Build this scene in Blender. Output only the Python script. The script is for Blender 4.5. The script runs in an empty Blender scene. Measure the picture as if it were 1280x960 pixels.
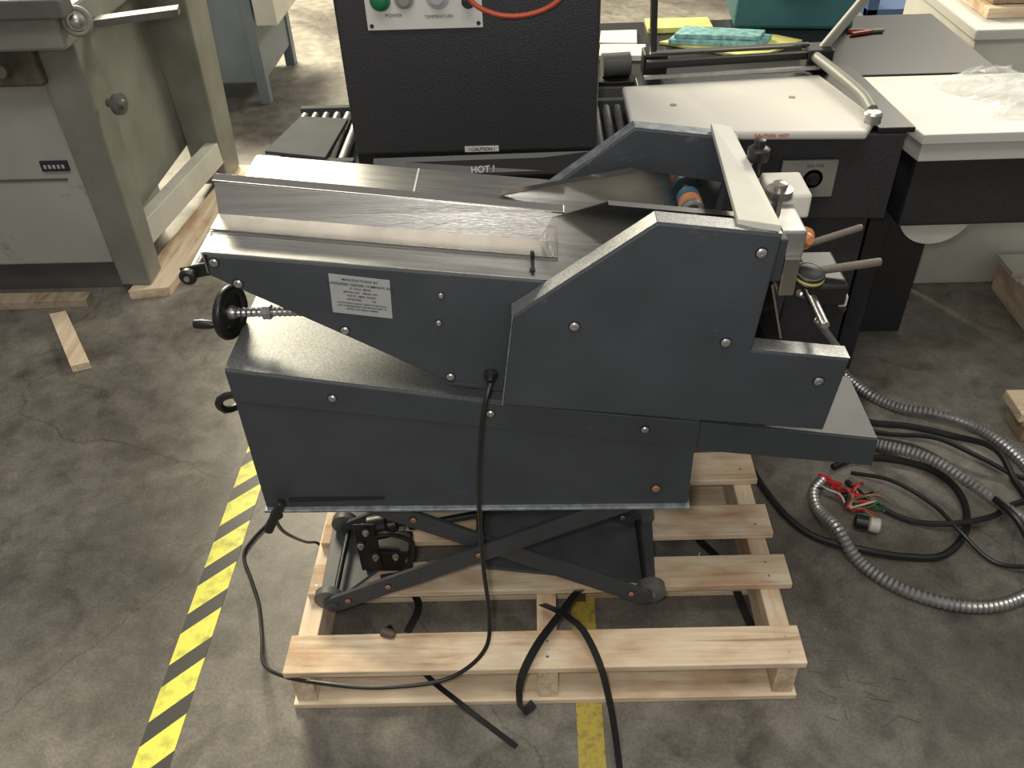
import bpy, bmesh, math, random
from mathutils import Vector, Matrix
random.seed(4)
SC=bpy.context.scene; COL=bpy.context.collection

# ---------------- materials ----------------
def mat(name,col,rough=.5,metal=0,noise=0,nscale=40,bump=0,bscale=200,coat=0,alpha=1,trans=0,stretch=None):
    m=bpy.data.materials.new(name); m.use_nodes=True
    nt=m.node_tree; b=nt.nodes['Principled BSDF']
    b.inputs['Base Color'].default_value=(*col,1); b.inputs['Roughness'].default_value=rough
    b.inputs['Metallic'].default_value=metal; b.inputs['Coat Weight'].default_value=coat
    b.inputs['Alpha'].default_value=alpha; b.inputs['Transmission Weight'].default_value=trans
    tc=nt.nodes.new('ShaderNodeTexCoord')
    src=tc.outputs['Object']
    if stretch:
        mp=nt.nodes.new('ShaderNodeMapping'); mp.inputs['Scale'].default_value=stretch
        nt.links.new(src,mp.inputs[0]); src=mp.outputs[0]
    if noise:
        n=nt.nodes.new('ShaderNodeTexNoise'); n.inputs['Scale'].default_value=nscale; n.inputs['Detail'].default_value=5
        nt.links.new(src,n.inputs['Vector'])
        r=nt.nodes.new('ShaderNodeValToRGB'); r.color_ramp.elements[0].position=.3; r.color_ramp.elements[1].position=.7
        r.color_ramp.elements[0].color=(*[c*(1-noise) for c in col],1); r.color_ramp.elements[1].color=(*[min(1,c*(1+noise)) for c in col],1)
        nt.links.new(n.outputs[0],r.inputs[0]); nt.links.new(r.outputs[0],b.inputs['Base Color'])
    if bump:
        n=nt.nodes.new('ShaderNodeTexNoise'); n.inputs['Scale'].default_value=bscale; n.inputs['Detail'].default_value=3
        nt.links.new(src,n.inputs['Vector'])
        bp=nt.nodes.new('ShaderNodeBump'); bp.inputs['Strength'].default_value=bump; bp.inputs['Distance'].default_value=.002
        nt.links.new(n.outputs[0],bp.inputs['Height']); nt.links.new(bp.outputs[0],b.inputs['Normal'])
    return m
M={}
M['blue']=mat('slate_grey_paint',(.038,.044,.051),.52,0,.14,9,.25,500)
def scuff(m,col,scale,lo,hi,stretch,f=1.0):
    nt=m.node_tree; b=nt.nodes['Principled BSDF']; tc=nt.nodes.new('ShaderNodeTexCoord'); mp=nt.nodes.new('ShaderNodeMapping'); mp.inputs['Scale'].default_value=stretch
    nt.links.new(tc.outputs['Object'],mp.inputs[0]); n=nt.nodes.new('ShaderNodeTexNoise'); n.inputs['Scale'].default_value=scale; n.inputs['Detail'].default_value=8; n.inputs['Roughness'].default_value=.7
    nt.links.new(mp.outputs[0],n.inputs['Vector']); r=nt.nodes.new('ShaderNodeValToRGB'); r.color_ramp.elements[0].position=lo; r.color_ramp.elements[0].color=(0,0,0,1); r.color_ramp.elements[1].position=hi; r.color_ramp.elements[1].color=(f,f,f,1)
    nt.links.new(n.outputs[0],r.inputs[0]); x=nt.nodes.new('ShaderNodeMixRGB'); nt.links.new(r.outputs[0],x.inputs[0])
    old=b.inputs['Base Color'].links[0].from_socket; nt.links.new(old,x.inputs[1]); x.inputs[2].default_value=(*col,1); nt.links.new(x.outputs[0],b.inputs['Base Color'])
scuff(M['blue'],(.14,.155,.17),7,.63,.80,(1,1,2.5))
M['blue_top']=mat('slate_paint_top_sheen',(.24,.245,.245),.38,.65,.30,300,.15,700)  # lighter copy of the slate paint; sheen on top faces put into the colour
M['blue_dark']=mat('dark_slate_paint',(.034,.038,.044),.5,0,.1,9)
M['matte']=mat('matte_dark_steel',(.045,.050,.056),.85,0,.2,20)
M['plate']=mat('dusty_slate_plate',(.060,.064,.068),.5,0,.2,14,.1,200)
M['edge']=mat('worn_edge',(.20,.22,.235),.4,.4,.4,60)
M['steel']=mat('brushed_steel',(.42,.40,.37),.30,.95,.14,6,.12,60,stretch=(1,1,30))
M['steel_tab']=mat('table_steel',(.33,.33,.32),.36,.85,.18,5,.1,80,stretch=(2,30,1))
M['mirror']=mat('polished_steel',(.54,.52,.48),.15,1)
M['black']=mat('black_textured_paint',(.026,.026,.029),.42,0,.4,300,.5,350)
M['black2']=mat('black_plastic',(.009,.009,.009),.4)
M['rubber']=mat('rubber',(.010,.010,.010),.42)
M['white']=mat('white_laminate',(.54,.53,.49),.45,0,.07,3)
M['offwhite']=mat('off_white_paint',(.56,.55,.48),.5,0,.14,6)
M['grey']=mat('machine_grey_paint',(.20,.20,.17),.5,0,.2,5,.1,200)
M['cabw']=mat('machine_cabinet_paint',(.34,.345,.31),.5,0,.15,3)
scuff(M['cabw'],(.12,.10,.08),6,.60,.72,(1,1,1),.7)
scuff(M['grey'],(.07,.06,.05),6,.60,.75,(1,1,1),.7)
M['grey2']=mat('machine_grey_dark',(.10,.10,.09),.5,0,.25,5)
M['brown']=mat('brown_grime',(.085,.068,.05),.6,0,.5,14)
M['twig']=mat('dry_twig',(.16,.14,.11),.7)
M['bluegrey']=mat('blue_grey_cabinet',(.17,.20,.23),.5,0,.1,5)
M['green']=mat('green_button',(.01,.14,.05),.3)
M['copper']=mat('copper',(.42,.24,.17),.4,.6)
M['orange']=mat('orange_urethane',(.45,.18,.07),.35)
M['hose']=mat('orange_hose',(.42,.07,.03),.4)
M['redgrip']=mat('dark_red_grip',(.20,.03,.02),.4)
M['yellow']=mat('yellow',(.42,.36,.09),.5)
M['paper']=mat('paper',(.75,.73,.66),.7,0,.05,30)
M['ypaper']=mat('yellow_paper',(.70,.66,.22),.7,0,.08,30)
M['aqua']=mat('aqua_box',(.24,.47,.46),.5,0,.45,60)
M['teal']=mat('teal_paint',(.03,.12,.13),.5,0,.2,8)
M['label']=mat('label_foil',(.36,.37,.37),.4,.2,.05,40)
M['ink']=mat('ink',(.02,.02,.025),.6)
M['inklight']=mat('light_ink',(.40,.40,.40),.6)
M['redink']=mat('red_ink',(.55,.10,.03),.6)
M['galv']=mat('galvanised',(.40,.39,.38),.35,.8,.15,40)
M['roll']=mat('roller_dark_steel',(.17,.17,.17),.45,.7,.2,30)
M['red']=mat('red_wire',(.5,.02,.02),.4)
M['gwire']=mat('green_wire',(.04,.16,.06),.4)
M['wwire']=mat('white_wire',(.5,.48,.42),.4)
M['rods']=mat('rod_grey',(.17,.145,.12),.42,.3)
M['plastic']=mat('clear_plastic_film',(.85,.86,.86),.10,0,alpha=.22)
M['bluesteel']=mat('blue_steel',(.03,.08,.20),.5)
M['belt']=mat('blue_belt',(.04,.09,.14),.5)

def wood(name,stretch,dark=1.0):
    m=bpy.data.materials.new(name); m.use_nodes=True; nt=m.node_tree; b=nt.nodes['Principled BSDF']
    b.inputs['Roughness'].default_value=.75
    tc=nt.nodes.new('ShaderNodeTexCoord'); mp=nt.nodes.new('ShaderNodeMapping'); mp.inputs['Scale'].default_value=stretch
    nt.links.new(tc.outputs['Object'],mp.inputs[0])
    n=nt.nodes.new('ShaderNodeTexNoise'); n.inputs['Scale'].default_value=3; n.inputs['Detail'].default_value=8; n.inputs['Distortion'].default_value=.9; n.inputs['Roughness'].default_value=.62
    nt.links.new(mp.outputs[0],n.inputs['Vector'])
    r=nt.nodes.new('ShaderNodeValToRGB'); e=r.color_ramp.elements
    e[0].position=.27; e[0].color=(.40*dark,.25*dark,.14*dark,1); e[1].position=.62; e[1].color=(.80*dark,.67*dark,.49*dark,1)
    k=r.color_ramp.elements.new(.42); k.color=(.68*dark,.53*dark,.36*dark,1)
    nt.links.new(n.outputs[0],r.inputs[0])
    v=nt.nodes.new('ShaderNodeTexNoise'); v.inputs['Scale'].default_value=2.6; v.inputs['Detail'].default_value=4
    mp2=nt.nodes.new('ShaderNodeMapping'); mp2.inputs['Scale'].default_value=(2,4,4) if stretch[0]<stretch[1] else (4,2,4)
    nt.links.new(tc.outputs['Object'],mp2.inputs[0]); nt.links.new(mp2.outputs[0],v.inputs['Vector'])
    r2=nt.nodes.new('ShaderNodeValToRGB'); r2.color_ramp.elements[0].position=.36; r2.color_ramp.elements[0].color=(.62,.47,.36,1)
    r2.color_ramp.elements[1].position=.52; r2.color_ramp.elements[1].color=(1,1,1,1)
    nt.links.new(v.outputs[0],r2.inputs[0])
    mx=nt.nodes.new('ShaderNodeMixRGB'); mx.blend_type='MULTIPLY'; mx.inputs[0].default_value=.75
    nt.links.new(r.outputs[0],mx.inputs[1]); nt.links.new(r2.outputs[0],mx.inputs[2]); nt.links.new(mx.outputs[0],b.inputs['Base Color'])
    bp=nt.nodes.new('ShaderNodeBump'); bp.inputs['Strength'].default_value=.5; bp.inputs['Distance'].default_value=.003
    nt.links.new(n.outputs[0],bp.inputs['Height']); nt.links.new(bp.outputs[0],b.inputs['Normal'])
    return m
M['woodx']=wood('pine_x',(1,16,16)); M['woody']=wood('pine_y',(16,1,16)); M['woodold']=wood('old_wood',(10,2,10),.5)

def floor_mat():
    m=bpy.data.materials.new('concrete'); m.use_nodes=True; nt=m.node_tree; b=nt.nodes['Principled BSDF']
    N=nt.nodes.new; L=nt.links.new
    tc=N('ShaderNodeTexCoord')
    def noise(s,d,dist=0,ro=.5):
        n=N('ShaderNodeTexNoise'); n.inputs['Scale'].default_value=s; n.inputs['Detail'].default_value=d; n.inputs['Distortion'].default_value=dist; n.inputs['Roughness'].default_value=ro
        L(tc.outputs['Object'],n.inputs['Vector']); return n
    def ramp(src,a,ca,z,cz):
        r=N('ShaderNodeValToRGB'); r.color_ramp.elements[0].position=a; r.color_ramp.elements[0].color=(*ca,1)
        r.color_ramp.elements[1].position=z; r.color_ramp.elements[1].color=(*cz,1); L(src,r.inputs[0]); return r
    def mul(a,bb,f=1):
        x=N('ShaderNodeMixRGB'); x.blend_type='MULTIPLY'; x.inputs[0].default_value=f; L(a,x.inputs[1]); L(bb,x.inputs[2]); return x.outputs[0]
    n1=noise(1.3,9,.7,.6); r1=ramp(n1.outputs[0],.34,(.090,.079,.064),.66,(.262,.240,.200))
    n2=noise(14,9,.3,.65); r2=ramp(n2.outputs[0],.33,(.62,.62,.62),.68,(1.2,1.2,1.2))
    n3=noise(160,3); r3=ramp(n3.outputs[0],.35,(.80,.80,.80),.7,(1.15,1.15,1.15))
    n4=noise(4.5,7,1.2,.6); r4=ramp(n4.outputs[0],.32,(.50,.48,.45),.44,(1,1,1))
    c=mul(mul(mul(r1.outputs[0],r2.outputs[0]),r3.outputs[0]),r4.outputs[0],.85)
    nd=noise(5,4); mixv=N('ShaderNodeMixRGB'); mixv.inputs[0].default_value=.12; L(tc.outputs['Object'],mixv.inputs[1]); L(nd.outputs['Color'],mixv.inputs[2])
    v=N('ShaderNodeTexVoronoi'); v.feature='DISTANCE_TO_EDGE'; v.inputs['Scale'].default_value=1.1; L(mixv.outputs[0],v.inputs['Vector'])
    rc=ramp(v.outputs['Distance'],.0,(.45,.45,.45),.004,(1,1,1))
    c=mul(c,rc.outputs[0],.6)
    L(c,b.inputs['Base Color'])
    rr=ramp(n1.outputs[0],.3,(.40,.40,.40),.7,(.62,.62,.62)); L(rr.outputs[0],b.inputs['Roughness'])
    bp=N('ShaderNodeBump'); bp.inputs['Strength'].default_value=.3; bp.inputs['Distance'].default_value=.002; L(n2.outputs[0],bp.inputs['Height']); L(bp.outputs[0],b.inputs['Normal'])
    return m
M['floor']=floor_mat()
def hazard_mat():
    m=bpy.data.materials.new('hazard_tape'); m.use_nodes=True; nt=m.node_tree; b=nt.nodes['Principled BSDF']
    N=nt.nodes.new; L=nt.links.new; tc=N('ShaderNodeTexCoord'); s=N('ShaderNodeSeparateXYZ'); L(tc.outputs['Object'],s.inputs[0])
    a=N('ShaderNodeMath'); a.operation='SUBTRACT'; L(s.outputs[1],a.inputs[0]); L(s.outputs[0],a.inputs[1])
    q=N('ShaderNodeMath'); q.operation='MULTIPLY_ADD'; L(a.outputs[0],q.inputs[0]); q.inputs[1].default_value=1/.128; q.inputs[2].default_value=-.10
    f=N('ShaderNodeMath'); f.operation='FRACT'; L(q.outputs[0],f.inputs[0])
    g=N('ShaderNodeMath'); g.operation='LESS_THAN'; L(f.outputs[0],g.inputs[0]); g.inputs[1].default_value=.6
    n=N('ShaderNodeTexNoise'); n.inputs['Scale'].default_value=30; n.inputs['Detail'].default_value=6; L(tc.outputs['Object'],n.inputs['Vector'])
    r=N('ShaderNodeValToRGB'); r.color_ramp.elements[0].position=.3; r.color_ramp.elements[0].color=(.5,.46,.06,1); r.color_ramp.elements[1].position=.5; r.color_ramp.elements[1].color=(.82,.80,.11,1); L(n.outputs[0],r.inputs[0])
    x=N('ShaderNodeMixRGB'); L(g.outputs[0],x.inputs[0]); x.inputs[1].default_value=(.045,.044,.038,1); L(r.outputs[0],x.inputs[2]); L(x.outputs[0],b.inputs['Base Color'])
    b.inputs['Roughness'].default_value=.45
    return m
M['hazard']=hazard_mat()
def ytape():
    m=mat('yellow_tape_worn',(.5,.42,.05),.6); nt=m.node_tree; b=nt.nodes['Principled BSDF']
    tc=nt.nodes.new('ShaderNodeTexCoord'); n=nt.nodes.new('ShaderNodeTexNoise'); n.inputs['Scale'].default_value=60; n.inputs['Detail'].default_value=8; n.inputs['Roughness'].default_value=.7
    nt.links.new(tc.outputs['Object'],n.inputs['Vector']); r=nt.nodes.new('ShaderNodeValToRGB'); r.color_ramp.elements[0].position=.32; r.color_ramp.elements[0].color=(.20,.16,.06,1); r.color_ramp.elements[1].position=.52; r.color_ramp.elements[1].color=(.46,.36,.06,1)
    nt.links.new(n.outputs[0],r.inputs[0]); nt.links.new(r.outputs[0],b.inputs['Base Color']); return m
M['ytape']=ytape()

# ---------------- builders ----------------
def top(name):
    e=bpy.data.objects.new(name,None); e.empty_display_size=.1; COL.objects.link(e); return e
def finish(name,bm,m,par,bevel=0,smooth=False,seg=2):
    bmesh.ops.recalc_face_normals(bm,faces=bm.faces)
    me=bpy.data.meshes.new(name); bm.to_mesh(me); bm.free()
    o=bpy.data.objects.new(name,me); COL.objects.link(o); me.materials.append(M[m] if isinstance(m,str) else m)
    if par: o.parent=par
    if bevel:
        md=o.modifiers.new('bev','BEVEL'); md.width=bevel; md.segments=seg; md.limit_method='ANGLE'
    if smooth:
        for p in me.polygons: p.use_smooth=True
        try: me.set_sharp_from_angle(angle=math.radians(40))
        except Exception: pass
    return o
def prism_pts(name,A,B,m,par,bevel=0):
    bm=bmesh.new(); a=[bm.verts.new(p) for p in A]; b=[bm.verts.new(p) for p in B]; n=len(a)
    bm.faces.new(a); bm.faces.new(b[::-1])
    for i in range(n): bm.faces.new((a[i],b[i],b[(i+1)%n],a[(i+1)%n]))
    return finish(name,bm,m,par,bevel)
def prism(name,poly,y0,y1,m,par,bevel=.0015):
    return prism_pts(name,[(x,y0,z) for x,z in poly],[(x,y1,z) for x,z in poly],m,par,bevel)
def slab(name,poly,z0,z1,m,par,bevel=.0015):
    return prism_pts(name,[(x,y,z0) for x,y in poly],[(x,y,z1) for x,y in poly],m,par,bevel)
def box(name,x0,x1,y0,y1,z0,z1,m,par,bevel=.002):
    return slab(name,[(x0,y0),(x1,y0),(x1,y1),(x0,y1)],z0,z1,m,par,bevel)
def beam(name,p0,p1,w,h,m,par,bevel=.001,up=(0,0,1)):
    p0=Vector(p0);p1=Vector(p1);d=(p1-p0).normalized();s=d.cross(Vector(up)).normalized();u=s.cross(d)
    c=[s*w/2+u*h/2,-s*w/2+u*h/2,-s*w/2-u*h/2,s*w/2-u*h/2]
    return prism_pts(name,[p0+q for q in c],[p1+q for q in c],m,par,bevel)
def lathe(name,p0,axis,prof,m,par,seg=28,smooth=True):
    p0=Vector(p0);d=Vector(axis).normalized();s=d.orthogonal().normalized();u=d.cross(s)
    bm=bmesh.new(); rings=[]
    for t,r in prof:
        rings.append([bm.verts.new(p0+d*t+(s*math.cos(2*math.pi*i/seg)+u*math.sin(2*math.pi*i/seg))*max(r,.00005)) for i in range(seg)])
    for a,b in zip(rings,rings[1:]):
        for i in range(seg): bm.faces.new((a[i],a[(i+1)%seg],b[(i+1)%seg],b[i]))
    bm.faces.new(rings[0][::-1]); bm.faces.new(rings[-1])
    return finish(name,bm,m,par,0,smooth)
def cyl(name,p0,p1,r,m,par,seg=20):
    p0=Vector(p0);p1=Vector(p1);l=(p1-p0).length; c=min(r*.15,l*.2)
    return lathe(name,p0,p1-p0,[(0,r-c),(c,r),(l-c,r),(l,r-c)],m,par,seg)
def torus(name,c,axis,R,r,m,par,seg=36,rs=10):
    c=Vector(c);d=Vector(axis).normalized();s=d.orthogonal().normalized();u=d.cross(s); bm=bmesh.new(); rings=[]
    for i in range(seg):
        a=2*math.pi*i/seg; e=s*math.cos(a)+u*math.sin(a)
        rings.append([bm.verts.new(c+e*(R+r*math.cos(2*math.pi*j/rs))+d*r*math.sin(2*math.pi*j/rs)) for j in range(rs)])
    for i in range(seg):
        A=rings[i];B=rings[(i+1)%seg]
        for j in range(rs): bm.faces.new((A[j],A[(j+1)%rs],B[(j+1)%rs],B[j]))
    return finish(name,bm,m,par,0,True)
def cr(pts,step):
    pts=[Vector(p) for p in pts]
    if len(pts)==2: return pts
    P=[pts[0]*2-pts[1]]+pts+[pts[-1]*2-pts[-2]]; out=[]
    for i in range(1,len(P)-2):
        a,b,c,d=P[i-1:i+3]; n=max(2,int((c-b).length/step))
        for k in range(n):
            t=k/n; out.append(.5*((2*b)+(c-a)*t+(2*a-5*b+4*c-d)*t*t+(3*b-a-3*c+d)*t**3))
    out.append(pts[-1]); return out
def sweep(name,pts,r,m,par,step=.012,seg=8,prof=None,n0=None,rf=None,smooth=True):
    Q=cr(pts,step); bm=bmesh.new(); rings=[]
    t=(Q[1]-Q[0]).normalized(); s=(Vector(n0)-t*t.dot(Vector(n0))).normalized() if n0 else t.orthogonal().normalized()
    for i,q in enumerate(Q):
        t=(Q[min(i+1,len(Q)-1)]-Q[max(i-1,0)]).normalized()
        s=(s-t*s.dot(t)).normalized(); u=t.cross(s); k=rf(i) if rf else 1
        if prof: rings.append([bm.verts.new(q+s*a+u*b) for a,b in prof])
        else: rings.append([bm.verts.new(q+(s*math.cos(2*math.pi*j/seg)+u*math.sin(2*math.pi*j/seg))*r*k) for j in range(seg)])
    n=len(rings[0])
    for A,B in zip(rings,rings[1:]):
        for j in range(n): bm.faces.new((A[j],A[(j+1)%n],B[(j+1)%n],B[j]))
    bm.faces.new(rings[0][::-1]); bm.faces.new(rings[-1])
    return finish(name,bm,m,par,0,smooth)
def strap(name,pts,m,par,w=.018,n0=(1,0,0)):
    return sweep(name,pts,0,m,par,prof=[(w/2,.0009),(-w/2,.0009),(-w/2,-.0009),(w/2,-.0009)],n0=n0,smooth=False)
def text(name,body,loc,size,m,par,rx=90,ry=0,align='CENTER',rz=0,ls=1.0,bold=0):
    c=bpy.data.curves.new(name,'FONT'); c.body=body; c.size=size; c.align_x=align; c.align_y='CENTER'; c.space_line=ls; c.offset=bold
    t=bpy.data.objects.new(name+'_tmp',c); COL.objects.link(t); bpy.context.view_layer.update()
    me=bpy.data.meshes.new_from_object(t.evaluated_get(bpy.context.evaluated_depsgraph_get()))
    bpy.data.objects.remove(t); o=bpy.data.objects.new(name,me); COL.objects.link(o); me.materials.clear(); me.materials.append(M[m])
    o.matrix_world=Matrix.Translation(loc)@Matrix.Rotation(math.radians(rz),4,'Z')@Matrix.Rotation(math.radians(ry),4,'Y')@Matrix.Rotation(math.radians(rx),4,'X')
    o.parent=par; return o
def screw(name,x,z,y,par,r=.0062,m='galv'):
    lathe(name+'_washer',(x,y+.0005,z),(0,-1,0),[(0,r*1.25),(.0012,r*1.25)],'black2',par,16)
    lathe(name,(x,y,z),(0,-1,0),[(0,r),(.002,r),(.0036,r*.7),(.0036,r*.35),(.0022,r*.3)],m,par,16)

# ---------------- camera ----------------
p=math.radians(39.2)
R=Matrix.Rotation(0.040,3,'Z')@Matrix.Rotation(math.pi/2-p,3,'X')@Matrix.Rotation(-0.042,3,'Z')
cd=bpy.data.cameras.new('camera'); cam=bpy.data.objects.new('camera',cd); COL.objects.link(cam)
cam.matrix_world=Matrix.Translation((0,0,1.58))@R.to_4x4(); cd.lens=1080/1280*36; cd.clip_start=.02; SC.camera=cam

# ---------------- floor ----------------
o=box('floor',-8,8,-3,12,-.05,0,'floor',None,0)
t=box('hazard_floor_tape',-.785,-.714,.2,6,0.0002,.001,'hazard',None,0)
t=box('yellow_floor_tape',.063,.114,.2,1.25,0.0002,.001,'ytape',None,0)

# ---------------- pallet ----------------
pal=top('wooden_pallet')
def pb(name,x0,x1,y0,y1,z0,z1,m):
    s=.0155
    P=[(x0,y0+s*x0),(x1,y0+s*x1),(x1,y1+s*x1),(x0,y1+s*x0)]
    slab(name,P,z0,z1,m,pal,.002)
for i,x in enumerate((-.49,-.012,.448)):
    pb('stringer_%d'%(i+1),x,x+.04,.934,1.50,.016,.113,'woody')
for i,(a,b,c,d) in enumerate([(.925,1.01,-.497,.497),(1.108,1.187,-.485,.512),(1.243,1.33,-.482,.503),(1.405,1.50,-.478,.502)]):
    pb('deck_board_%d'%(i+1),c,d,a,b,.1135,.13,'woodx')
for i,(a,b) in enumerate([(.928,1.0),(1.18,1.25),(1.43,1.5)]):
    pb('bottom_board_%d'%(i+1),-.498,.497,a,b,.0,.0155,'woodx')
for i,(x,y) in enumerate([(-.47,.95),(-.47,.985),(.008,.95),(.008,.985),(.468,.95),(.468,.985),(.468,1.13),(.468,1.165),(.468,1.27),(.468,1.44),(-.47,1.13)]):
    cyl('nail_%d'%(i+1),(x,y+.0155*x,.129),(x,y+.0155*x,.1306),.003,'galv',pal,8)

# ---------------- feeder machine ----------------
F=top('sheet_feeder_machine')
Y0,YB=1.0,1.30
prism('lower_panel',[(-.466,.745),(.246,.63),(.247,.496),(-.468,.499)],Y0+.003,YB-.003,'blue',F)
prism('lower_cover',[(-.467,.737),(-.467,.799),(-.06,.726),(.25,.6815),(.25,.622)],Y0,YB,'blue',F,.003)
prism('lower_cover_top',[(-.466,.7995),(-.466,.8012),(-.06,.7282),(.25,.6837),(.25,.682),(-.06,.7265)],Y0+.003,YB-.003,'blue_top',F,0)
prism('rear_shelf',[(.2495,.622),(.2495,.6815),(.530,.638),(.533,.582)],Y0,1.16,'blue',F,.001)
prism('rear_shelf_top',[(.251,.6822),(.251,.6830),(.529,.6395),(.529,.6385)],Y0+.003,1.157,'plate',F,0)
prism('bottom_lip',[(-.470,.494),(-.470,.499),(.250,.496),(.250,.491)],Y0-.006,YB,'edge',F,.001)
prism('bottom_slot',[(-.425,.512),(-.425,.5225),(-.263,.5225),(-.263,.516)],Y0+.0015,Y0+.01,'black2',F,0)
for i,(x,z) in enumerate([(-.314,.742),(-.075,.706),(.164,.668)]): screw('cover_screw_%d'%(i+1),x,z,Y0,F)
screw('body_screw_1',.191,.533,Y0+.003,F,.007,'copper')
lathe('lever_knob',(-.445,.995,.512),(.15,-1,-.1),[(0,.006),(.012,.006),(.016,.010),(.022,.011),(.026,.008)],'black2',F)
beam('lever_handle',(-.460,.965,.482),(-.425,.972,.545),.018,.015,'black2',F,.005)
up=[(-.443,.996),(-.446,.963),(-.410,.940),(-.275,.857),(-.135,.770),(-.056,.752),(.03,.742),(.03,.941)]
prism('feed_table_body',up,Y0,YB,'blue',F,.003)
prism('feed_table_lip',[(-.137,.767),(-.137,.772),(-.02,.752),(-.02,.747)],Y0-.003,Y0+.002,'blue_dark',F,0)
def tz(x): return .9985-(x+.446)*.1185
prism('feed_table_top',[(-.447,tz(-.447)-.003),(-.447,tz(-.447)+.0015),(.25,tz(.25)+.0015),(.25,tz(.25)-.003)],Y0+.001,YB+.005,'steel_tab',F,.001)
box('table_end_flange',-.4495,-.4468,Y0+.002,YB+.005,.965,.9985,'steel_tab',F,.0008)
def gp(x,y,dz): return (x,y,tz(x)+dz)
xa,xb=-.452,.030
prism_pts('side_guide_foot',[gp(xa,1.058,.002),gp(xb,1.058,.002),gp(xb,1.102,.002),gp(xa,1.102,.002)],[gp(xa,1.058,.0045),gp(xb,1.058,.0045),gp(xb,1.102,.0045),gp(xa,1.102,.0045)],'steel',F,.0006)
prism_pts('side_guide_face',[gp(xa,1.100,.002),gp(xb-.01,1.100,.002),gp(xb+.01,1.116,.046),gp(xa,1.116,.050)],[gp(xa,1.103,.002),gp(xb-.01,1.103,.002),gp(xb+.01,1.119,.046),gp(xa,1.119,.050)],'steel',F,.0005)
prism_pts('side_guide_lip',[gp(xa,1.110,.049),gp(xb+.01,1.110,.045),gp(xb+.01,1.124,.049),gp(xa,1.124,.053)],[gp(xa,1.110,.052),gp(xb+.01,1.110,.048),gp(xb+.01,1.124,.052),gp(xa,1.124,.056)],'mirror',F,.0005)
prism_pts('guide_shadow_strip',[gp(xa,1.050,.0016),gp(xb,1.050,.0016),gp(xb,1.0565,.0016),gp(xa,1.0565,.0016)],[gp(xa,1.050,.002),gp(xb,1.050,.002),gp(xb,1.0565,.002),gp(xa,1.0565,.002)],'grey2',F,0)  # thin dark strip laid on the table as painted shade along the guide foot
prism_pts('table_slot',[gp(-.008,1.008,.0016),gp(-.003,1.008,.0016),gp(-.003,1.05,.0016),gp(-.008,1.05,.0016)],[gp(-.008,1.008,.0022),gp(-.003,1.008,.0022),gp(-.003,1.05,.0022),gp(-.008,1.05,.0022)],'black2',F,0)
cyl('slot_pin',(-.006,1.02,tz(0)),(-.006,1.02,tz(0)+.006),.004,'black2',F,12)
cyl('guide_stud',(-.006,1.053,tz(0)),(-.006,1.053,tz(0)+.014),.003,'black2',F,12)
prism_pts('table_seam',[gp(-.19,1.15,.0016),gp(-.187,1.15,.0016),gp(-.187,1.304,.0016),gp(-.19,1.304,.0016)],[gp(-.19,1.15,.0024),gp(-.187,1.15,.0024),gp(-.187,1.304,.0024),gp(-.19,1.304,.0024)],'white',F,0)
for i,(x,z) in enumerate([(-.435,.984),(-.410,.950),(-.275,.868),(-.131,.780)]): screw('panel_screw_%d'%(i+1),x,z,Y0,F)
for i,(x,z) in enumerate([(-.133,.924),(-.140,.878)]): screw('panel_bolt_%d'%(i+1),x,z,Y0,F,.0045)
for i,(x,z) in enumerate([(-.108,.830),(-.107,.821)]): cyl('hole_%d'%(i+1),(x,Y0+.002,z),(x,Y0-.0006,z),.0016,'ink',F,10)
lab=[(-.283,.963),(-.201,.950),(-.2045,.887),(-.287,.900)]
prism('rating_label',lab,Y0-.0008,Y0+.001,'label',F,0)
cx,cz=-.2435,.925
body=[("MANUFACTURED BY",.0052,.0250),("SUPERSPEED FEEDER COMPANY INC",.0056,.0175),("ST. PAUL, MINN.",.0042,.0115),("MODEL NO.   SERIAL NO.",.0042,.0055),("VOLTS  AMPS  PHASE",.0042,-.0005),("PATENTED            HZ",.0042,-.0065),("GUARANTEED AGAINST DEFECTIVE MATERIAL",.0033,-.0130),("AND WORKMANSHIP. FOR SERVICE REFER TO",.0033,-.0178),("MODEL AND SERIAL NUMBER",.0033,-.0226)]
for i,(s,sz,dz) in enumerate(body):
    text('label_text_%d'%(i+1),s,(cx+dz*.06,Y0-.0013,cz+dz),sz,'ink',F,90,9,bold=.00008)
lathe('strain_relief',(-.071,Y0+.001,.783),(0,-1,0),[(0,.011),(.006,.011),(.007,.008),(.018,.0065),(.022,.005)],'black2',F)
hop=[(-.035,.908),(.152,1.046),(.311,1.025),(.298,.843),(.438,.824),(.426,.690),(-.055,.750)]
def strip(name,a,b,y0,y1,m):
    (x0,z0),(x1,z1)=a,b; d=Vector((x1-x0,z1-z0)).normalized(); n=Vector((-d.y,d.x))*.0012
    prism(name,[(x0,z0),(x1,z1),(x1+n.x,z1+n.y),(x0+n.x,z0+n.y)],y0,y1,m,F,0)
for tag,ya,yb in (('near',.968,.999),('far',1.262,1.290)):
    prism('hopper_cover_'+tag,hop,ya,yb,'blue',F,.003)
    for j,(a,b) in enumerate(zip(hop[:5],hop[1:5])):
        if j==2: continue
        strip('hopper_flange_%s_%d'%(tag,j),a,b,ya+.002,yb-.001,'edge' if tag=='far' else 'blue_top')
    prism('hopper_edge_'+tag,[(-.0352,.908),(-.0552,.750),(-.0535,.750),(-.0335,.908)],ya-.0006,ya+.001,'edge',F,0)
for i,(x,z) in enumerate([(.050,.890),(.260,.858),(.288,1.000),(.401,.786)]): screw('hopper_screw_%d'%(i+1),x,z,.968,F,.0068)
box('hopper_back_block',.305,.33,1.0,1.262,.935,1.0,'blue_dark',F)
box('feed_bed',.10,.30,1.001,1.262,.80,.905,'blue_dark',F)
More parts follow.
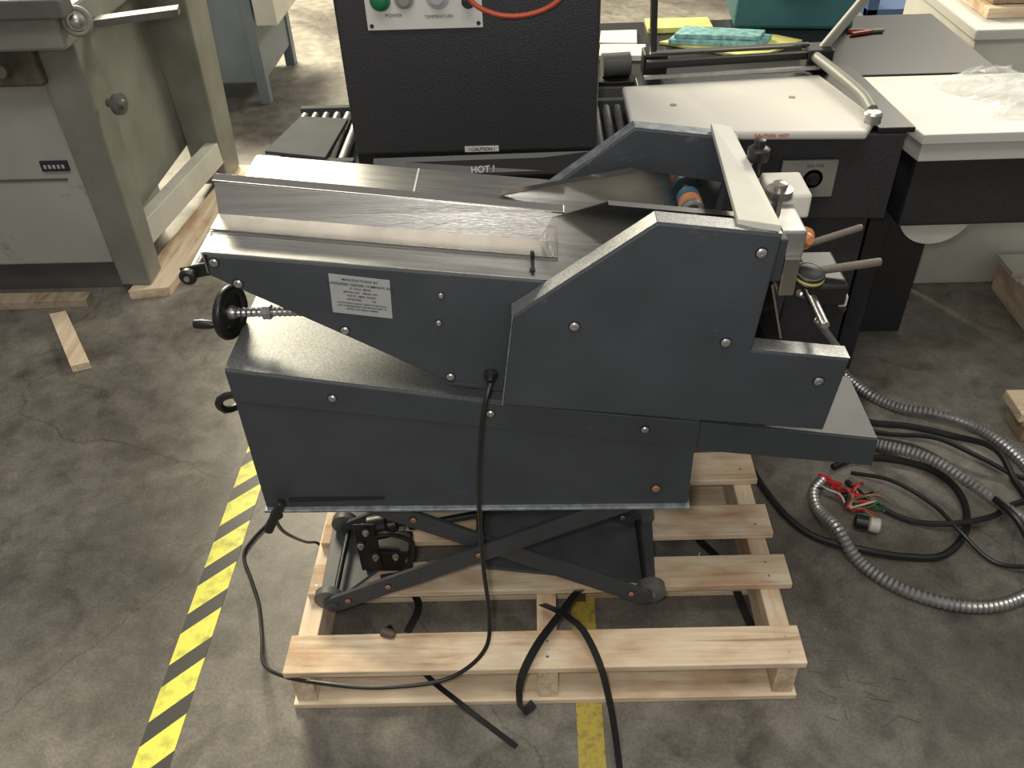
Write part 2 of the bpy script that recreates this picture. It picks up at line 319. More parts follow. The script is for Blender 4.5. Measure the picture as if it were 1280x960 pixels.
prism_pts('cross_bar',[(.256,.985,1.030),(.308,.970,1.028),(.302,1.28,1.028),(.270,1.28,1.034)],[(.256,.985,1.040),(.308,.970,1.038),(.302,1.28,1.038),(.270,1.28,1.044)],'offwhite',F,.001)
prism_pts('side_plate_rear',[(-.052,1.235,.935),(.28,1.235,.915),(.2875,1.235,.9675),(.15,1.235,.9925),(-.052,1.235,.959)],[(-.052,1.2375,.935),(.28,1.2375,.915),(.2875,1.2375,.9675),(.15,1.2375,.9925),(-.052,1.2375,.959)],'mirror',F,0)
prism_pts('side_plate_rear_lip',[(-.052,1.223,.959),(.15,1.223,.9925),(.15,1.237,.9925),(-.052,1.237,.959)],[(-.052,1.223,.961),(.15,1.223,.9945),(.15,1.237,.9945),(-.052,1.237,.961)],'mirror',F,0)
prism_pts('side_plate_front',[(.0,1.10,.942),(.28,1.10,.915),(.285,1.10,.985),(.101,1.10,1.008),(.023,1.10,.985)],[(.0,1.1025,.942),(.28,1.1025,.915),(.285,1.1025,.985),(.101,1.1025,1.008),(.023,1.1025,.985)],'mirror',F,0)
prism_pts('side_plate_front_lip',[(.101,1.088,1.008),(.285,1.088,.985),(.285,1.102,.985),(.101,1.102,1.008)],[(.101,1.088,1.010),(.285,1.088,.987),(.285,1.102,.987),(.101,1.102,1.010)],'mirror',F,0)
cyl('feed_shaft',(.235,1.0,.952),(.235,1.262,.952),.006,'galv',F)
for i,(y,m_) in enumerate([(1.125,'orange'),(1.147,'black2'),(1.168,'galv'),(1.188,'orange'),(1.207,'belt')]):
    lathe('feed_roller_%d'%(i+1),(.235,y,.952),(0,1,0),[(0,.012),(.002,.018),(.012,.018),(.014,.012)],m_,F)
for i,y in enumerate((1.04,1.075)): lathe('drive_roller_%d'%(i+1),(.255,y,.94),(0,1,0),[(0,.012),(.002,.019),(.018,.019),(.02,.012)],'black2',F)
for i,y in enumerate((1.12,1.15,1.18,1.208)): box('feed_belt_%d'%(i+1),.10,.26,y,y+.018,.905,.923,'belt',F)
lathe('adjust_knob_black',(.318,1.165,1.00),(0,0,1),[(0,.006),(.035,.006),(.036,.015),(.052,.016),(.055,.012),(.056,.008),(.066,.008),(.067,.005)],'black2',F)
lathe('adjust_knob_steel',(.328,1.07,1.00),(0,0,1),[(0,.007),(.026,.007),(.027,.018),(.038,.018),(.039,.010),(.046,.010),(.048,.006)],'steel',F,18)
box('separator_block',.328,.385,1.10,1.175,.975,1.012,'offwhite',F,.004)
box('separator_bracket',.305,.36,1.02,1.10,.96,1.0,'galv',F,.003)
box('separator_face',.333,.355,1.01,1.095,.905,.965,'mirror',F,.002)
lathe('end_disc',(.372,1.078,.958),(.35,-.9,.25),[(0,.010),(.003,.016),(.010,.016),(.014,.010),(.018,.009),(.022,.006)],'orange',F)
torus('end_disc_rim',(.374,1.070,.960),(.35,-.9,.25),.013,.003,'offwhite',F)
for i,(dz,m_) in enumerate([(0,'black2'),(.004,'yellow'),(.009,'black2')]): torus('polycord_ring_%d'%(i+1),(.392,1.07,.895+dz),(.1,-.15,1),.020,.0028,m_,F)
lathe('polycord_hub',(.392,1.073,.888),(.1,-.15,1),[(0,.019),(.018,.019),(.020,.012)],'black2',F)
box('delivery_bracket',.40,.455,1.07,1.17,.845,.880,'black2',F,.004)
box('delivery_bracket_lower',.43,.455,1.09,1.12,.80,.845,'black2',F,.004)
beam('delivery_finger_1',(.37,1.10,.926),(.475,1.125,.946),.009,.010,'rods',F,.004)
beam('delivery_finger_2',(.40,1.10,.886),(.505,1.10,.902),.010,.012,'rods',F,.004)
prism_pts('exit_chute',[(.318,1.0,.930),(.318,1.262,.930),(.385,1.262,.70),(.385,1.0,.70)],[(.321,1.0,.930),(.321,1.262,.930),(.388,1.262,.70),(.388,1.0,.70)],'mirror',F,0)
cyl('delivery_shaft',(.405,1.0,.86),(.405,1.262,.86),.006,'galv',F)
beam('stacker_tube_1',(.405,1.13,.83),(.475,1.20,.765),.012,.012,'galv',F,.004)
beam('stacker_tube_2',(.43,1.10,.80),(.50,1.15,.70),.010,.010,'galv',F,.003)
beam('stacker_tube_3',(.445,1.16,.82),(.525,1.24,.72),.012,.012,'black2',F,.003)
box('stacker_arm',.425,.475,1.11,1.125,.815,.835,'offwhite',F,.003)
cyl('end_roller_bar',(-.478,1.01,.957),(-.478,1.26,.962),.007,'galv',F)
beam('end_roller_bracket_1',(-.492,1.02,.955),(-.44,1.02,.965),.006,.02,'black2',F,.002)
beam('end_roller_bracket_2',(-.485,1.25,.96),(-.44,1.25,.968),.006,.02,'black2',F,.002)
lathe('end_roller_cap_1',(-.480,1.012,.957),(0,-1,0),[(0,.012),(.006,.012),(.009,.009)],'black2',F)
lathe('end_roller_pin_1',(-.480,1.004,.957),(0,-1,0),[(0,.004),(.003,.004)],'galv',F,12)
lathe('end_roller_cap_2',(-.478,1.25,.962),(0,-1,0),[(0,.016),(.01,.016),(.014,.012)],'black2',F)
torus('handwheel_rim',(-.475,1.10,.835),(1,-.25,0),.036,.008,'black2',F)
lathe('handwheel_hub',(-.490,1.104,.835),(1,-.25,0),[(0,.010),(.012,.012),(.02,.012),(.026,.008)],'galv',F)
lathe('handwheel_web',(-.478,1.101,.835),(1,-.25,0),[(0,.030),(.004,.034)],'black2',F)
lathe('handwheel_thread',(-.47,1.099,.835),(1,0,0),[(i*.004,.0065 if i%2 else .008) for i in range(60)],'galv',F,16)
lathe('handwheel_collar',(-.425,1.099,.835),(1,0,0),[(0,.009),(.002,.012),(.014,.012),(.016,.009)],'galv',F,6)
cyl('handwheel_grip_pin',(-.478,1.085,.815),(-.51,1.095,.818),.004,'galv',F,12)
lathe('handwheel_grip',(-.503,1.093,.817),(-1,.1,0),[(0,.005),(.004,.007),(.02,.008),(.032,.007),(.034,.004)],'black2',F)
sweep('carry_handle',[(-.466,1.06,.705),(-.505,1.06,.70),(-.520,1.06,.685),(-.518,1.07,.662),(-.505,1.09,.652),(-.49,1.11,.655),(-.466,1.12,.66)],.0065,'black2',F)
sweep('power_cord',[(-.071,.978,.783),(-.078,.962,.765),(-.088,.955,.70),(-.098,.95,.58),(-.100,.945,.42),(-.096,.94,.28),(-.105,.925,.20),(-.15,.908,.150),(-.21,.895,.132),(-.32,.890,.125),(-.42,.900,.125),(-.50,.93,.10),(-.566,.99,.05),(-.60,1.08,.012),(-.63,1.17,.005),(-.665,1.24,.005),(-.70,1.31,.005),(-.69,1.36,.005),(-.66,1.42,.005)],.0040,'rubber',F)
sweep('lever_cord',[(-.452,.985,.49),(-.47,1.05,.38),(-.52,1.25,.12),(-.53,1.34,.01),(-.50,1.31,.004),(-.49,1.28,.004)],.0032,'rubber',F)

# ---------------- scissor lift ----------------
S=top('scissor_lift_stand')
def link(name,a,b,y,w=.040,t=.008,m='blue'):
    ax,az=a;bx,bz=b; d=Vector((bx-ax,bz-az)).normalized(); P=[]
    for k in range(9):
        q=math.pi/2+math.pi*k/8; e=d*math.cos(q)*w/2+Vector((-d.y,d.x))*math.sin(q)*w/2; P.append((ax+e.x,az+e.y))
    for k in range(9):
        q=-math.pi/2+math.pi*k/8; e=d*math.cos(q)*w/2+Vector((-d.y,d.x))*math.sin(q)*w/2; P.append((bx+e.x,bz+e.y))
    prism(name,P,y,y+t,m,S,.001)
for k,y in enumerate((1.05,1.25)):
    link('scissor_arm_a_%d'%(k+1),(-.418,.159),(.20,.470),y)
    link('scissor_arm_b_%d'%(k+1),(.200,.160),(-.37,.470),y+.012)
    for j,(x,z) in enumerate([(-.118,.311),(-.30,.219),(-.385,.176)]): screw('pivot_%d_%d'%(k+1,j),x,z,y,S,.006,'copper')
    for j,(x,z) in enumerate([(-.233,.397),(.175,.174)]): screw('pivot_b_%d_%d'%(k+1,j),x,z,y+.012,S,.006,'copper')
    lathe('wheel_left_%d'%(k+1),(-.430,y+.030,.159),(0,-1,0),[(0,.022),(.002,.028),(.018,.028),(.020,.024)],'grey2',S)
    lathe('wheel_right_%d'%(k+1),(.218,y+.045,.159),(0,-1,0),[(0,.022),(.002,.028),(.022,.028),(.024,.024)],'grey2',S)
    lathe('wheel_bolt_%d'%(k+1),(.218,y+.022,.159),(0,-1,0),[(0,.008),(.004,.008)],'galv',S,6)
    lathe('wheel_left_hub_%d'%(k+1),(-.418,y,.159),(0,-1,0),[(0,.012),(.003,.012),(.004,.006)],'blue_dark',S)
cyl('cross_rod_low_left',(-.418,1.06,.159),(-.418,1.26,.159),.006,'black2',S)
cyl('cross_rod_low_right',(.208,1.07,.159),(.208,1.27,.159),.006,'black2',S)
cyl('cross_rod_middle',(-.118,1.06,.311),(-.118,1.27,.311),.008,'black2',S)
slab('base_plate',[(-.12,1.16),(.232,1.115),(.250,1.38),(-.16,1.38)],.1310,.139,'plate',S)
slab('base_plate_left',[(-.455,1.10),(-.40,1.10),(-.30,1.20),(-.30,1.38),(-.465,1.38)],.1310,.139,'plate',S)
box('base_rail_rear',-.2995,-.16,1.35,1.38,.1310,.139,'plate',S)
box('top_frame_near',-.40,.22,1.045,1.075,.468,.490,'blue_dark',S)
box('top_frame_far',-.40,.22,1.24,1.272,.468,.490,'blue_dark',S)
lathe('lift_motor',(-.355,1.18,.24),(1,.1,.15),[(0,.020),(.004,.026),(.04,.026),(.045,.018),(.06,.016),(.065,.008),(.08,.008)],'black2',S)
box('motor_bracket',-.37,-.27,1.15,1.21,.139,.20,'black2',S,.004)
box('motor_bracket_plate',-.375,-.33,1.145,1.15,.15,.29,'black2',S,.002)
for i,(x,y,z) in enumerate([(-.35,1.143,.275),(-.34,1.143,.20),(-.30,1.148,.195),(-.275,1.148,.18),(-.365,1.143,.235)]):
    lathe('motor_bolt_%d'%(i+1),(x,y,z),(.2,-1,.3),[(0,.007),(.008,.007),(.009,.004),(.016,.004)],'galv',S,6)
cyl('lift_screw',(-.27,1.18,.245),(.0,1.2,.29),.008,'black2',S)
sweep('motor_lead',[(-.34,1.15,.25),(-.30,1.13,.28),(-.26,1.14,.24),(-.28,1.12,.18),(-.33,1.12,.16)],.005,'black2',S)
lathe('wood_offcut',(-.318,1.003,.141),(.9,-.3,0),[(0,.006),(.004,.010),(.025,.009),(.03,.006)],'brown',None,9)

# ---------------- straps and cables ----------------
strap('black_strap',[(.085,1.16,.02),(.075,1.10,.135),(.04,1.03,.165),(-.01,.955,.165),(-.042,.905,.13),(-.047,.893,.06),(-.040,.905,.012),(-.02,.92,.018)],'rubber',None)
strap('black_strap.001',[(.0,1.06,.145),(.035,1.02,.172),(.075,.985,.168),(.105,.93,.14),(.122,.885,.09),(.132,.85,.04),(.138,.80,.006),(.142,.74,.003),(.145,.62,.003)],'rubber',None)
strap('black_strap.002',[(-.33,1.10,.02),(-.29,1.04,.02),(-.225,.97,.018),(-.17,.925,.016),(-.12,.89,.004),(-.054,.838,.004)],'rubber',None,.011)
strap('black_strap.003',[(.30,1.50,.018),(.36,1.36,.004),(.41,1.25,.02),(.44,1.12,.004),(.45,1.06,.004)],'rubber',None,.018)
strap('black_strap.004',[(-.30,1.21,.018),(-.27,1.15,.02),(-.29,1.09,.01)],'rubber',None,.016)
z=.009
sweep('machine_cable',[(.53,1.66,z),(.535,1.576,z),(.555,1.49,z),(.59,1.40,z),(.64,1.34,z),(.72,1.300,.016),(.82,1.282,z),(.91,1.285,z),(.99,1.36,z),(1.02,1.47,z),(.98,1.56,z),(.88,1.60,z),(.80,1.60,z),(.74,1.57,z)],.0085,'rubber',None)
sweep('machine_cable.001',[(.80,1.80,z),(.88,1.74,z),(.98,1.72,z),(1.08,1.68,z),(1.15,1.60,.035),(1.17,1.5,z),(1.2,1.40,z),(1.4,1.3,z)],.0085,'rubber',None)
sweep('machine_cable.002',[(.72,1.68,z),(.84,1.67,z),(.96,1.61,.03),(1.04,1.50,.03),(1.08,1.36,.06),(1.13,1.28,z),(1.25,1.22,z)],.0085,'rubber',None)
sweep('machine_cable.003',[(.76,1.52,z),(.80,1.45,z),(.87,1.39,z),(.95,1.36,.03),(1.05,1.38,.03),(1.14,1.44,z),(1.3,1.48,z)],.007,'rubber',None)
sweep('machine_cable.004',[(.82,1.72,z),(.92,1.69,z),(1.02,1.65,.03),(1.10,1.58,.03),(1.20,1.52,z),(1.35,1.50,z)],.006,'rubber',None)
sweep('machine_cable.005',[(.78,1.55,z),(.86,1.50,.03),(.93,1.42,.03),(.96,1.34,.03),(1.02,1.26,z),(1.12,1.21,.05),(1.25,1.17,z)],.005,'rubber',None)
def conduit(name,pts):
    return sweep(name,pts,.0150,'galv',None,step=.0055,seg=12,rf=lambda i:1.0 if i%2 else .80)
conduit('flexible_conduit',[(.86,1.95,.016),(.91,1.85,.016),(.97,1.79,.016),(1.06,1.74,.03),(1.16,1.69,.016),(1.21,1.58,.016),(1.23,1.45,.016),(1.3,1.3,.016)])
conduit('flexible_conduit.001',[(.80,1.66,.016),(.87,1.62,.036),(.96,1.55,.055),(1.03,1.46,.055),(1.10,1.39,.035),(1.2,1.35,.016),(1.35,1.34,.016)])
conduit('flexible_conduit.002',[(.70,1.52,.016),(.668,1.48,.016),(.664,1.42,.016),(.682,1.34,.040),(.715,1.265,.016),(.78,1.19,.016),(.88,1.145,.016),(.98,1.145,.016),(1.08,1.19,.016),(1.2,1.28,.016)])
W=top('loose_wire_bundle')
for i in range(20):
    a=random.uniform(-1.2,2.4); m_=['red','gwire','wwire','copper','black2','orange'][i%6]
    x,y=.735,1.45
    pts=[(x+random.uniform(-.01,.02),y+random.uniform(-.03,.01),.02)]
    for k in range(3):
        a+=random.uniform(-.9,.9); pts.append((pts[-1][0]+math.cos(a)*.032,pts[-1][1]+math.sin(a)*.022,.012+random.uniform(0,.03)))
    sweep('wire_%d'%(i+1),pts,.0026,m_,W,step=.008,seg=6)
lathe('plug_end',(.765,1.37,.022),(.9,-.3,0),[(0,.012),(.004,.018),(.024,.018),(.028,.012)],'wwire',W)
lathe('plug_body',(.735,1.38,.022),(.9,-.3,0),[(0,.01),(.004,.017),(.03,.017)],'black2',W)
for i in range(5):
    beam('alligator_clip_%d'%(i+1),(.69+.018*i,1.53-.022*i,.02),(.715+.020*i,1.51-.02*i,.028),.010,.012,'red',W,.003)
D=top('wood_splinters')
for i in range(36):
    if i<24: x,y,zz=random.uniform(.55,.75),random.uniform(.86,1.07),.0016
    else: x,y,zz=random.uniform(.26,.47),random.uniform(1.11,1.18),.1306
    a=random.uniform(0,3.14); l=random.uniform(.02,.06)
    beam('splinter_%d'%(i+1),(x,y,zz),(x+math.cos(a)*l,y+math.sin(a)*l*.6,zz),.0012,.0012,'twig' if i<24 else 'woodx',D if i<24 else pal,0)

# ---------------- shrink tunnel ----------------
T=top('shrink_tunnel')
box('tunnel_hood',-.365,.125,1.66,2.22,.835,1.36,'black',T,.006)
box('tunnel_base',-.40,.19,1.70,2.2,.0,.74,'black',T,.005)
box('tunnel_skirt',-.365,.125,1.672,1.70,.74,.835,'black2',T,.002)
prism_pts('tunnel_flap',[(-.33,1.62,.80),(.12,1.60,.815),(.12,1.655,.835),(-.33,1.655,.83)],[(-.33,1.62,.796),(.12,1.60,.811),(.12,1.655,.831),(-.33,1.655,.826)],'black2',T,0)
box('control_panel',-.306,-.092,1.655,1.662,1.082,1.22,'white',T,.001)
lathe('green_button',(-.277,1.656,1.135),(0,-1,0),[(0,.019),(.004,.019),(.005,.013),(.014,.013),(.016,.010)],'green',T)
lathe('grey_button',(-.233,1.656,1.137),(0,-1,0),[(0,.018),(.004,.018),(.005,.012),(.01,.011)],'grey',T)
lathe('temperature_dial',(-.172,1.656,1.138),(0,-1,0),[(0,.022),(.002,.022),(.003,.012),(.014,.011)],'label',T)
lathe('speed_knob',(-.117,1.656,1.128),(0,-1,0),[(0,.012),(.003,.012),(.004,.009),(.016,.008)],'black2',T)
for i,(x,z_) in enumerate([(-.298,1.09),(-.10,1.09)]): lathe('panel_rivet_%d'%(i+1),(x,1.655,z_),(0,-1,0),[(0,.004),(.002,.003)],'black2',T,10)
text('power_word','POWER',(-.255,1.6535,1.108),.009,'ink',T)
text('temp_word','TEMPERATURE',(-.172,1.6535,1.104),.008,'ink',T)
box('caution_label',-.142,-.073,1.657,1.6605,.838,.849,'white',T,0)
text('caution_word','! CAUTION !',(-.1075,1.6562,.8435),.0095,'ink',T,bold=.0002)
sweep('air_hose',[(-.13,1.60,1.36),(-.128,1.60,1.24),(-.115,1.60,1.155),(-.07,1.60,1.122),(-.01,1.60,1.118),(.045,1.60,1.14),(.07,1.60,1.19),(.08,1.60,1.34)],.0045,'hose',T)
text('hot_word','HOT !',(-.105,1.613,.820),.018,'inklight',T,60,-2,bold=.0004)
for tag,x0,x1 in (('left',-.56,-.385),('right',.13,.235)):
    n=int((x1-x0)/.026)
    for i in range(n):
        x=x0+.013+i*.026
        cyl('conveyor_roller_%s_%d'%(tag,i+1),(x,1.74,.785),(x,2.0,.785),.0105,'roll',T,12)
    box('conveyor_bed_'+tag,x0,x1,1.71,2.03,.70,.765,'matte',T)
    box('conveyor_rail_%s_a'%tag,x0,x1,1.71,1.73,.75,.80,'matte',T)
    box('conveyor_rail_%s_b'%tag,x0,x1,2.01,2.03,.75,.80,'matte',T)
slab('end_tray',[(-.585,1.76),(-.445,1.72),(-.43,1.93),(-.545,1.95)],.798,.806,'matte',T)
box('tunnel_foot_left',-.56,-.405,1.74,1.98,0,.69,'black',T)

# ---------------- L-bar sealer ----------------
L=top('l_bar_sealer')
slab('sealing_tray',[(.20,1.69),(.665,1.665),(.705,1.735),(.655,1.99),(.20,1.95)],.838,.856,'white',L,.006)
slab('sealer_body',[(.24,1.72),(.76,1.70),(.745,2.06),(.24,2.06)],.64,.836,'black',L,.004)
box('sealer_pedestal',.59,.74,1.735,2.05,.0,.64,'black',L,.004)
box('sealer_pedestal_left',.25,.40,1.76,2.05,.0,.64,'black',L,.004)
slab('black_surround',[(.70,1.70),(.775,1.70),(.750,2.07),(.64,2.05)],.8365,.848,'black2',L,.002)
box('sealer_panel',.517,.632,1.694,1.703,.70,.782,'grey',L,.001)
lathe('sealer_knob',(.585,1.695,.742),(0,-1,0),[(0,.014),(.003,.014),(.004,.010),(.014,.009)],'black2',L)
lathe('sealer_dial_ring',(.585,1.6955,.742),(0,-1,0),[(0,.021),(.0015,.021)],'white',L)
lathe('sealer_switch',(.545,1.695,.750),(0,-1,0),[(0,.005),(.002,.005),(.003,.003),(.01,.003)],'galv',L)
text('dial_numbers_word','SEAL TIME',(.585,1.6928,.772),.008,'ink',L)
for i,(x,y) in enumerate([(.30,1.83),(.56,1.856)]): lathe('tray_cap_%d'%(i+1),(x,y,.855),(0,0,1),[(0,.008),(.002,.007)],'grey',L,16)
text('tray_warning','CAUTION  HOT',(.478,1.674,.8487),.0095,'redink',L,90,0,rz=-3,bold=.0003)
lathe('stop_post',(.688,1.715,.855),(0,0,1),[(0,.018),(.018,.018),(.022,.014)],'galv',L)
beam('seal_bar_rear',(.26,2.00,.885),(.66,2.04,.885),.018,.016,'black2',L)
beam('seal_bar_rear_steel',(.27,2.03,.90),(.64,2.06,.90),.012,.01,'mirror',L)
beam('seal_bar_rail',(.25,1.965,.868),(.655,2.0,.868),.01,.008,'galv',L)
sweep('seal_arm_side',[(.648,2.02,.885),(.668,1.93,.882),(.690,1.80,.878),(.692,1.735,.872)],.012,'grey',L,seg=12)
beam('lift_arm',(.66,2.05,.88),(.86,2.07,1.16),.016,.020,'grey',L,.004)
beam('lift_arm_left',(.28,2.05,.87),(.27,2.10,1.2),.014,.018,'black2',L,.003)
box('hinge_block_left',.255,.31,2.02,2.08,.845,.90,'black2',L,.004)
box('hinge_block_right',.63,.69,2.02,2.08,.850,.90,'black2',L,.004)

# ---------------- right packing table ----------------
K=top('packing_table')
slab('table_top',[(.826,1.765),(1.85,1.78),(1.85,2.112),(.762,2.112)],.780,.802,'white',K,.002)
slab('table_apron',[(.834,1.778),(1.84,1.793),(1.84,2.10),(.775,2.10)],.735,.7795,'white',K,.002)
slab('table_underbody',[(.850,1.82),(1.80,1.83),(1.80,2.06),(.84,2.06)],.55,.7345,'black',K,.01)
box('table_leg_1',.85,.90,1.98,2.04,0,.5495,'black',K)
box('table_leg_2',1.70,1.76,1.90,1.96,0,.5495,'black',K)
lathe('film_core_drum',(.945,1.84,.58),(0,1,0),[(0,.03),(.001,.088),(.14,.088),(.141,.03)],'offwhite',K,40)
bm=bmesh.new(); n=34; g=[]
for i in range(n):
    row=[]
    for j in range(n):
        u=i/(n-1);v=j/(n-1); r=.5+.5*math.sin(9*u+4*v+3*math.sin(5*v))
        x=.985+.60*u+random.uniform(-.008,.008)+.04*math.sin(6*v); y=1.84+.24*v+random.uniform(-.008,.008)
        e=min(u,v,1-u,1-v)
        row.append(bm.verts.new((x,y,.804+min(1,e*5)*(.006+random.uniform(0,.034)+.03*r))))
    g.append(row)
for i in range(n-1):
    for j in range(n-1): bm.faces.new((g[i][j],g[i+1][j],g[i+1][j+1],g[i][j+1]))
finish('plastic_film_bag',bm,'plastic',None)

# ---------------- back bench ----------------
B=top('work_bench')
box('bench_top',.155,1.14,2.13,2.60,.765,.80,'black2',B)
box('bench_cabinet',.18,1.10,2.16,2.56,0,.765,'black',B)
box('bench_rail',.155,1.14,2.118,2.13,.75,.79,'grey2',B)
Tt=top('teal_toolbox'); 
prism_pts('toolbox_body',[(.56,2.51,.8),(.88,2.47,.8),(.90,2.70,.8),(.58,2.74,.8)],[(.57,2.52,.98),(.87,2.48,.98),(.89,2.69,.98),(.59,2.73,.98)],'teal',Tt,.01)
slab('toolbox_lid',[(.56,2.51),(.88,2.47),(.90,2.70),(.58,2.74)],.981,1.03,'teal',Tt,.01)
sweep('toolbox_handle',[(.66,2.50,.93),(.665,2.465,.93),(.77,2.455,.93),(.78,2.49,.93)],.006,'black2',Tt)
slab('yellow_paper_stack',[(.34,2.40),(.57,2.25),(.72,2.38),(.66,2.43),(.47,2.47)],.8005,.808,'ypaper',None)
A=top('aqua_carton_stack')
slab('carton_lower',[(.36,2.37),(.60,2.32),(.64,2.39),(.40,2.45)],.8085,.822,'aqua',A,.002)
slab('carton_upper',[(.375,2.375),(.595,2.335),(.62,2.39),(.41,2.445)],.8225,.834,'aqua',A,.002)
slab('paper_stack',[(.17,2.28),(.29,2.27),(.30,2.36),(.18,2.37)],.8005,.815,'paper',None)
slab('paper_stack.001',[(.18,2.40),(.28,2.39),(.29,2.50),(.19,2.50)],.8005,.81,'paper',None)
slab('cardboard_piece',[(.32,2.49),(.50,2.49),(.50,2.58),(.32,2.58)],.8005,.815,'ypaper',None)
lathe('film_core_roll',(.170,2.17,.828),(1,.1,0),[(0,.012),(.001,.028),(.07,.028),(.071,.012)],'grey2',None)
s1=top('pliers'); beam('grip_1',(.86,2.42,.806),(.92,2.44,.806),.012,.010,'redgrip',s1,.003); beam('grip_2',(.86,2.45,.806),(.92,2.445,.806),.012,.010,'redgrip',s1,.003); beam('jaw',(.92,2.443,.806),(.955,2.448,.806),.016,.008,'grey2',s1,.002)

# far right items
X=top('white_storage_cabinet')
box('cabinet_body',1.20,1.85,2.42,2.95,0,.78,'offwhite',X,.004); box('cabinet_top',1.19,1.86,2.41,2.96,.781,.81,'white',X,.004)
Wd=top('lumber_stack')
for i in range(3): box('plank_%d'%(i+1),1.25+.02*i,1.8,2.50+.03*i,2.75+.02*i,.8105+.03*i,.838+.03*i,'woodx' if i!=1 else 'woodold',Wd)
Sh=top('blue_shelf_rack')
for i,(x,y) in enumerate([(1.25,3.4),(1.45,3.4),(1.25,3.9),(1.45,3.9)]): box('upright_%d'%(i+1),x,x+.04,y,y+.04,0,1.3,'bluesteel',Sh)
box('rack_shelf',1.25,1.49,3.4,3.94,.55,.58,'bluesteel',Sh); box('rack_shelf_top',1.25,1.49,3.4,3.94,1.0,1.03,'bluesteel',Sh)
Pr=top('wooden_pallet.001')
for i in range(3): slab('deck_board_%d'%(i+1),[(1.46,2.40-.15*i),(2.5,2.40-.15*i),(2.5,2.29-.15*i),(1.46,2.29-.15*i)],.10,.118,'offwhite',Pr)
for i in range(2): box('stringer_%d'%(i+1),1.47+.5*i,1.51+.5*i,1.99,2.39,0,.0995,'woody',Pr)
Bl=top('wood_block'); box('block_lower',1.245,1.40,1.66,1.76,0,.05,'woodold',Bl,.004); box('block_upper',1.235,1.40,1.68,1.78,.0505,.08,'woodx',Bl,.003)

# ---------------- left machines ----------------
G=top('grey_print_finishing_machine')
prism_pts('leg_near',[(-1.40,2.45,.036),(-1.30,2.45,.036),(-1.30,2.56,.036),(-1.40,2.56,.036)],[(-1.40,2.43,.90),(-1.27,2.43,.90),(-1.27,2.56,.90),(-1.40,2.56,.90)],'grey',G,.008)
prism_pts('leg_far',[(-1.36,3.20,.036),(-1.24,3.20,.036),(-1.24,3.38,.036),(-1.36,3.38,.036)],[(-1.38,3.15,.95),(-1.20,3.15,.95),(-1.20,3.38,.95),(-1.38,3.38,.95)],'grey',G,.008)
box('side_frame',-1.42,-1.365,2.56,3.30,.20,.92,'grey',G,.006)
beam('lower_rail',(-1.34,2.50,.17),(-1.26,3.22,.17),.05,.09,'offwhite',G,.004)
box('cabinet',-2.3,-1.405,2.46,2.95,.12,.74,'cabw',G,.006)
box('cabinet_plinth',-2.3,-1.42,2.50,2.92,.0,.12,'grey2',G)
box('cabinet_panel_seam',-2.3,-1.45,2.455,2.461,.42,.426,'grey2',G,0)
box('name_plate',-1.515,-1.43,2.452,2.4605,.452,.485,'ink',G,.001)
for i in range(5): box('plate_mark_%d'%(i+1),-1.505+.014*i,-1.497+.014*i,2.4505,2.453,.462,.474,'inklight',G,0)
box('upper_bed',-2.3,-1.26,2.36,3.25,.84,.93,'grey',G,.01)
box('mechanism_band',-2.2,-1.38,2.40,2.47,.73,.84,'brown',G,.01)
box('upper_rail',-2.3,-1.22,2.33,2.40,.93,.98,'grey2',G,.006)
for i in range(7): cyl('adjuster_%d'%(i+1),(-1.95+.08*i,2.39,.78),(-1.94+.08*i,2.35,.79),.012 if i%2 else .018,'galv' if i%2 else 'brown',G)
torus('handwheel_rim',(-1.225,2.40,.905),(.5,-1,.2),.032,.008,'grey',G)
lathe('handwheel_hub',(-1.225,2.40,.905),(.5,-1,.2),[(-.03,.01),(0,.02),(.012,.02),(.02,.01)],'galv',G)
lathe('crank_hub',(-1.25,2.47,.655),(1,-.3,0),[(0,.012),(.03,.012),(.032,.032),(.045,.032),(.05,.015),(.06,.01)],'grey2',G)
beam('shelf_arm',(-1.25,2.55,.86),(-1.02,2.60,.87),.05,.02,'grey2',G)
beam('bed_rail',(-1.24,2.9,.88),(-.98,3.3,.9),.03,.03,'grey2',G)
G2=top('folding_machine')
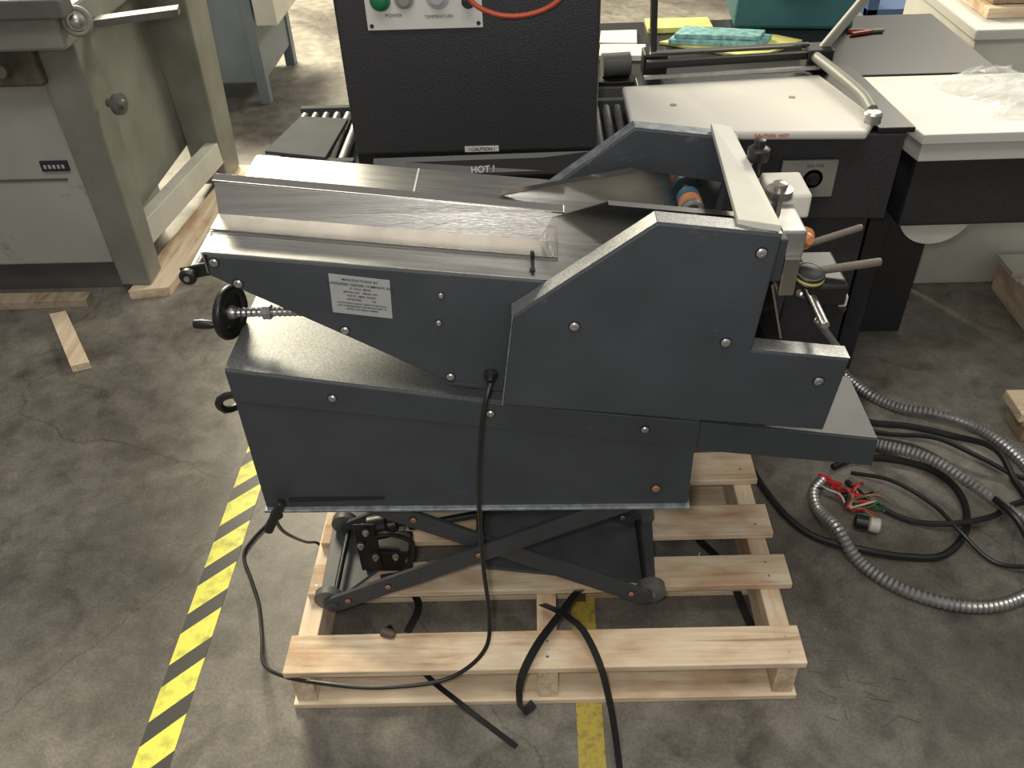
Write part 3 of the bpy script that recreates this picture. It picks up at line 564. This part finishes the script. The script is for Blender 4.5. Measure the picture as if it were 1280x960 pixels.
box('cabinet',-1.70,-1.30,4.15,4.75,.10,.60,'bluegrey',G2,.01)
box('leg_1',-1.34,-1.29,4.14,4.19,0,.62,'bluegrey',G2); box('leg_2',-1.69,-1.64,4.14,4.19,0,.62,'bluegrey',G2); box('leg_3',-1.34,-1.29,4.7,4.76,0,.62,'bluegrey',G2)
box('bed',-1.75,-1.15,4.1,4.8,.60,.66,'grey',G2,.006); box('side_arm',-1.27,-1.17,4.1,4.9,.38,.60,'offwhite',G2,.006)
G3=top('wood_skid')
slab('skid_1',[(-1.37,2.42),(-1.24,2.44),(-1.16,3.38),(-1.27,3.38)],0,.034,'woody',G3)
slab('loose_board',[(-1.593,2.308),(-1.545,2.325),(-1.355,2.045),(-1.405,2.025)],0,.025,'woody',None)
slab('loose_board.001',[(-2.1,2.36),(-1.50,2.38),(-1.50,2.43),(-2.1,2.43)],0,.03,'woodold',None)
# ---------------- lights ----------------
def area(name,loc,target,sx,sy,power,col):
    l=bpy.data.lights.new(name,'AREA'); l.shape='RECTANGLE'; l.size=sx; l.size_y=sy; l.energy=power; l.color=col
    o=bpy.data.objects.new(name,l); COL.objects.link(o); o.location=loc
    o.rotation_euler=(Vector(target)-Vector(loc)).to_track_quat('-Z','Y').to_euler(); return o
area('ceiling_light_back_left',(-2.4,6.6,3.6),(-1.5,5.0,0),2.2,1.4,760,(1,.91,.68))
area('ceiling_light_back_right',(3.4,6.0,4.2),(2,4,0),2.2,1.4,240,(1,.92,.76))
area('ceiling_light_front',(-.2,.2,4.3),(0,1,0),2.6,1.0,70,(1,.95,.86))
fl=bpy.data.lights.new('camera_flash','POINT'); fl.energy=31; fl.shadow_soft_size=.035; fl.color=(1,.975,.94)
fo=bpy.data.objects.new('camera_flash',fl); COL.objects.link(fo); fo.location=(-.05,-.02,1.65)
w=bpy.data.worlds.new('world'); SC.world=w; w.use_nodes=True; w.node_tree.nodes['Background'].inputs[0].default_value=(1,.97,.93,1); w.node_tree.nodes['Background'].inputs[1].default_value=.30
SC.view_settings.view_transform='Standard'
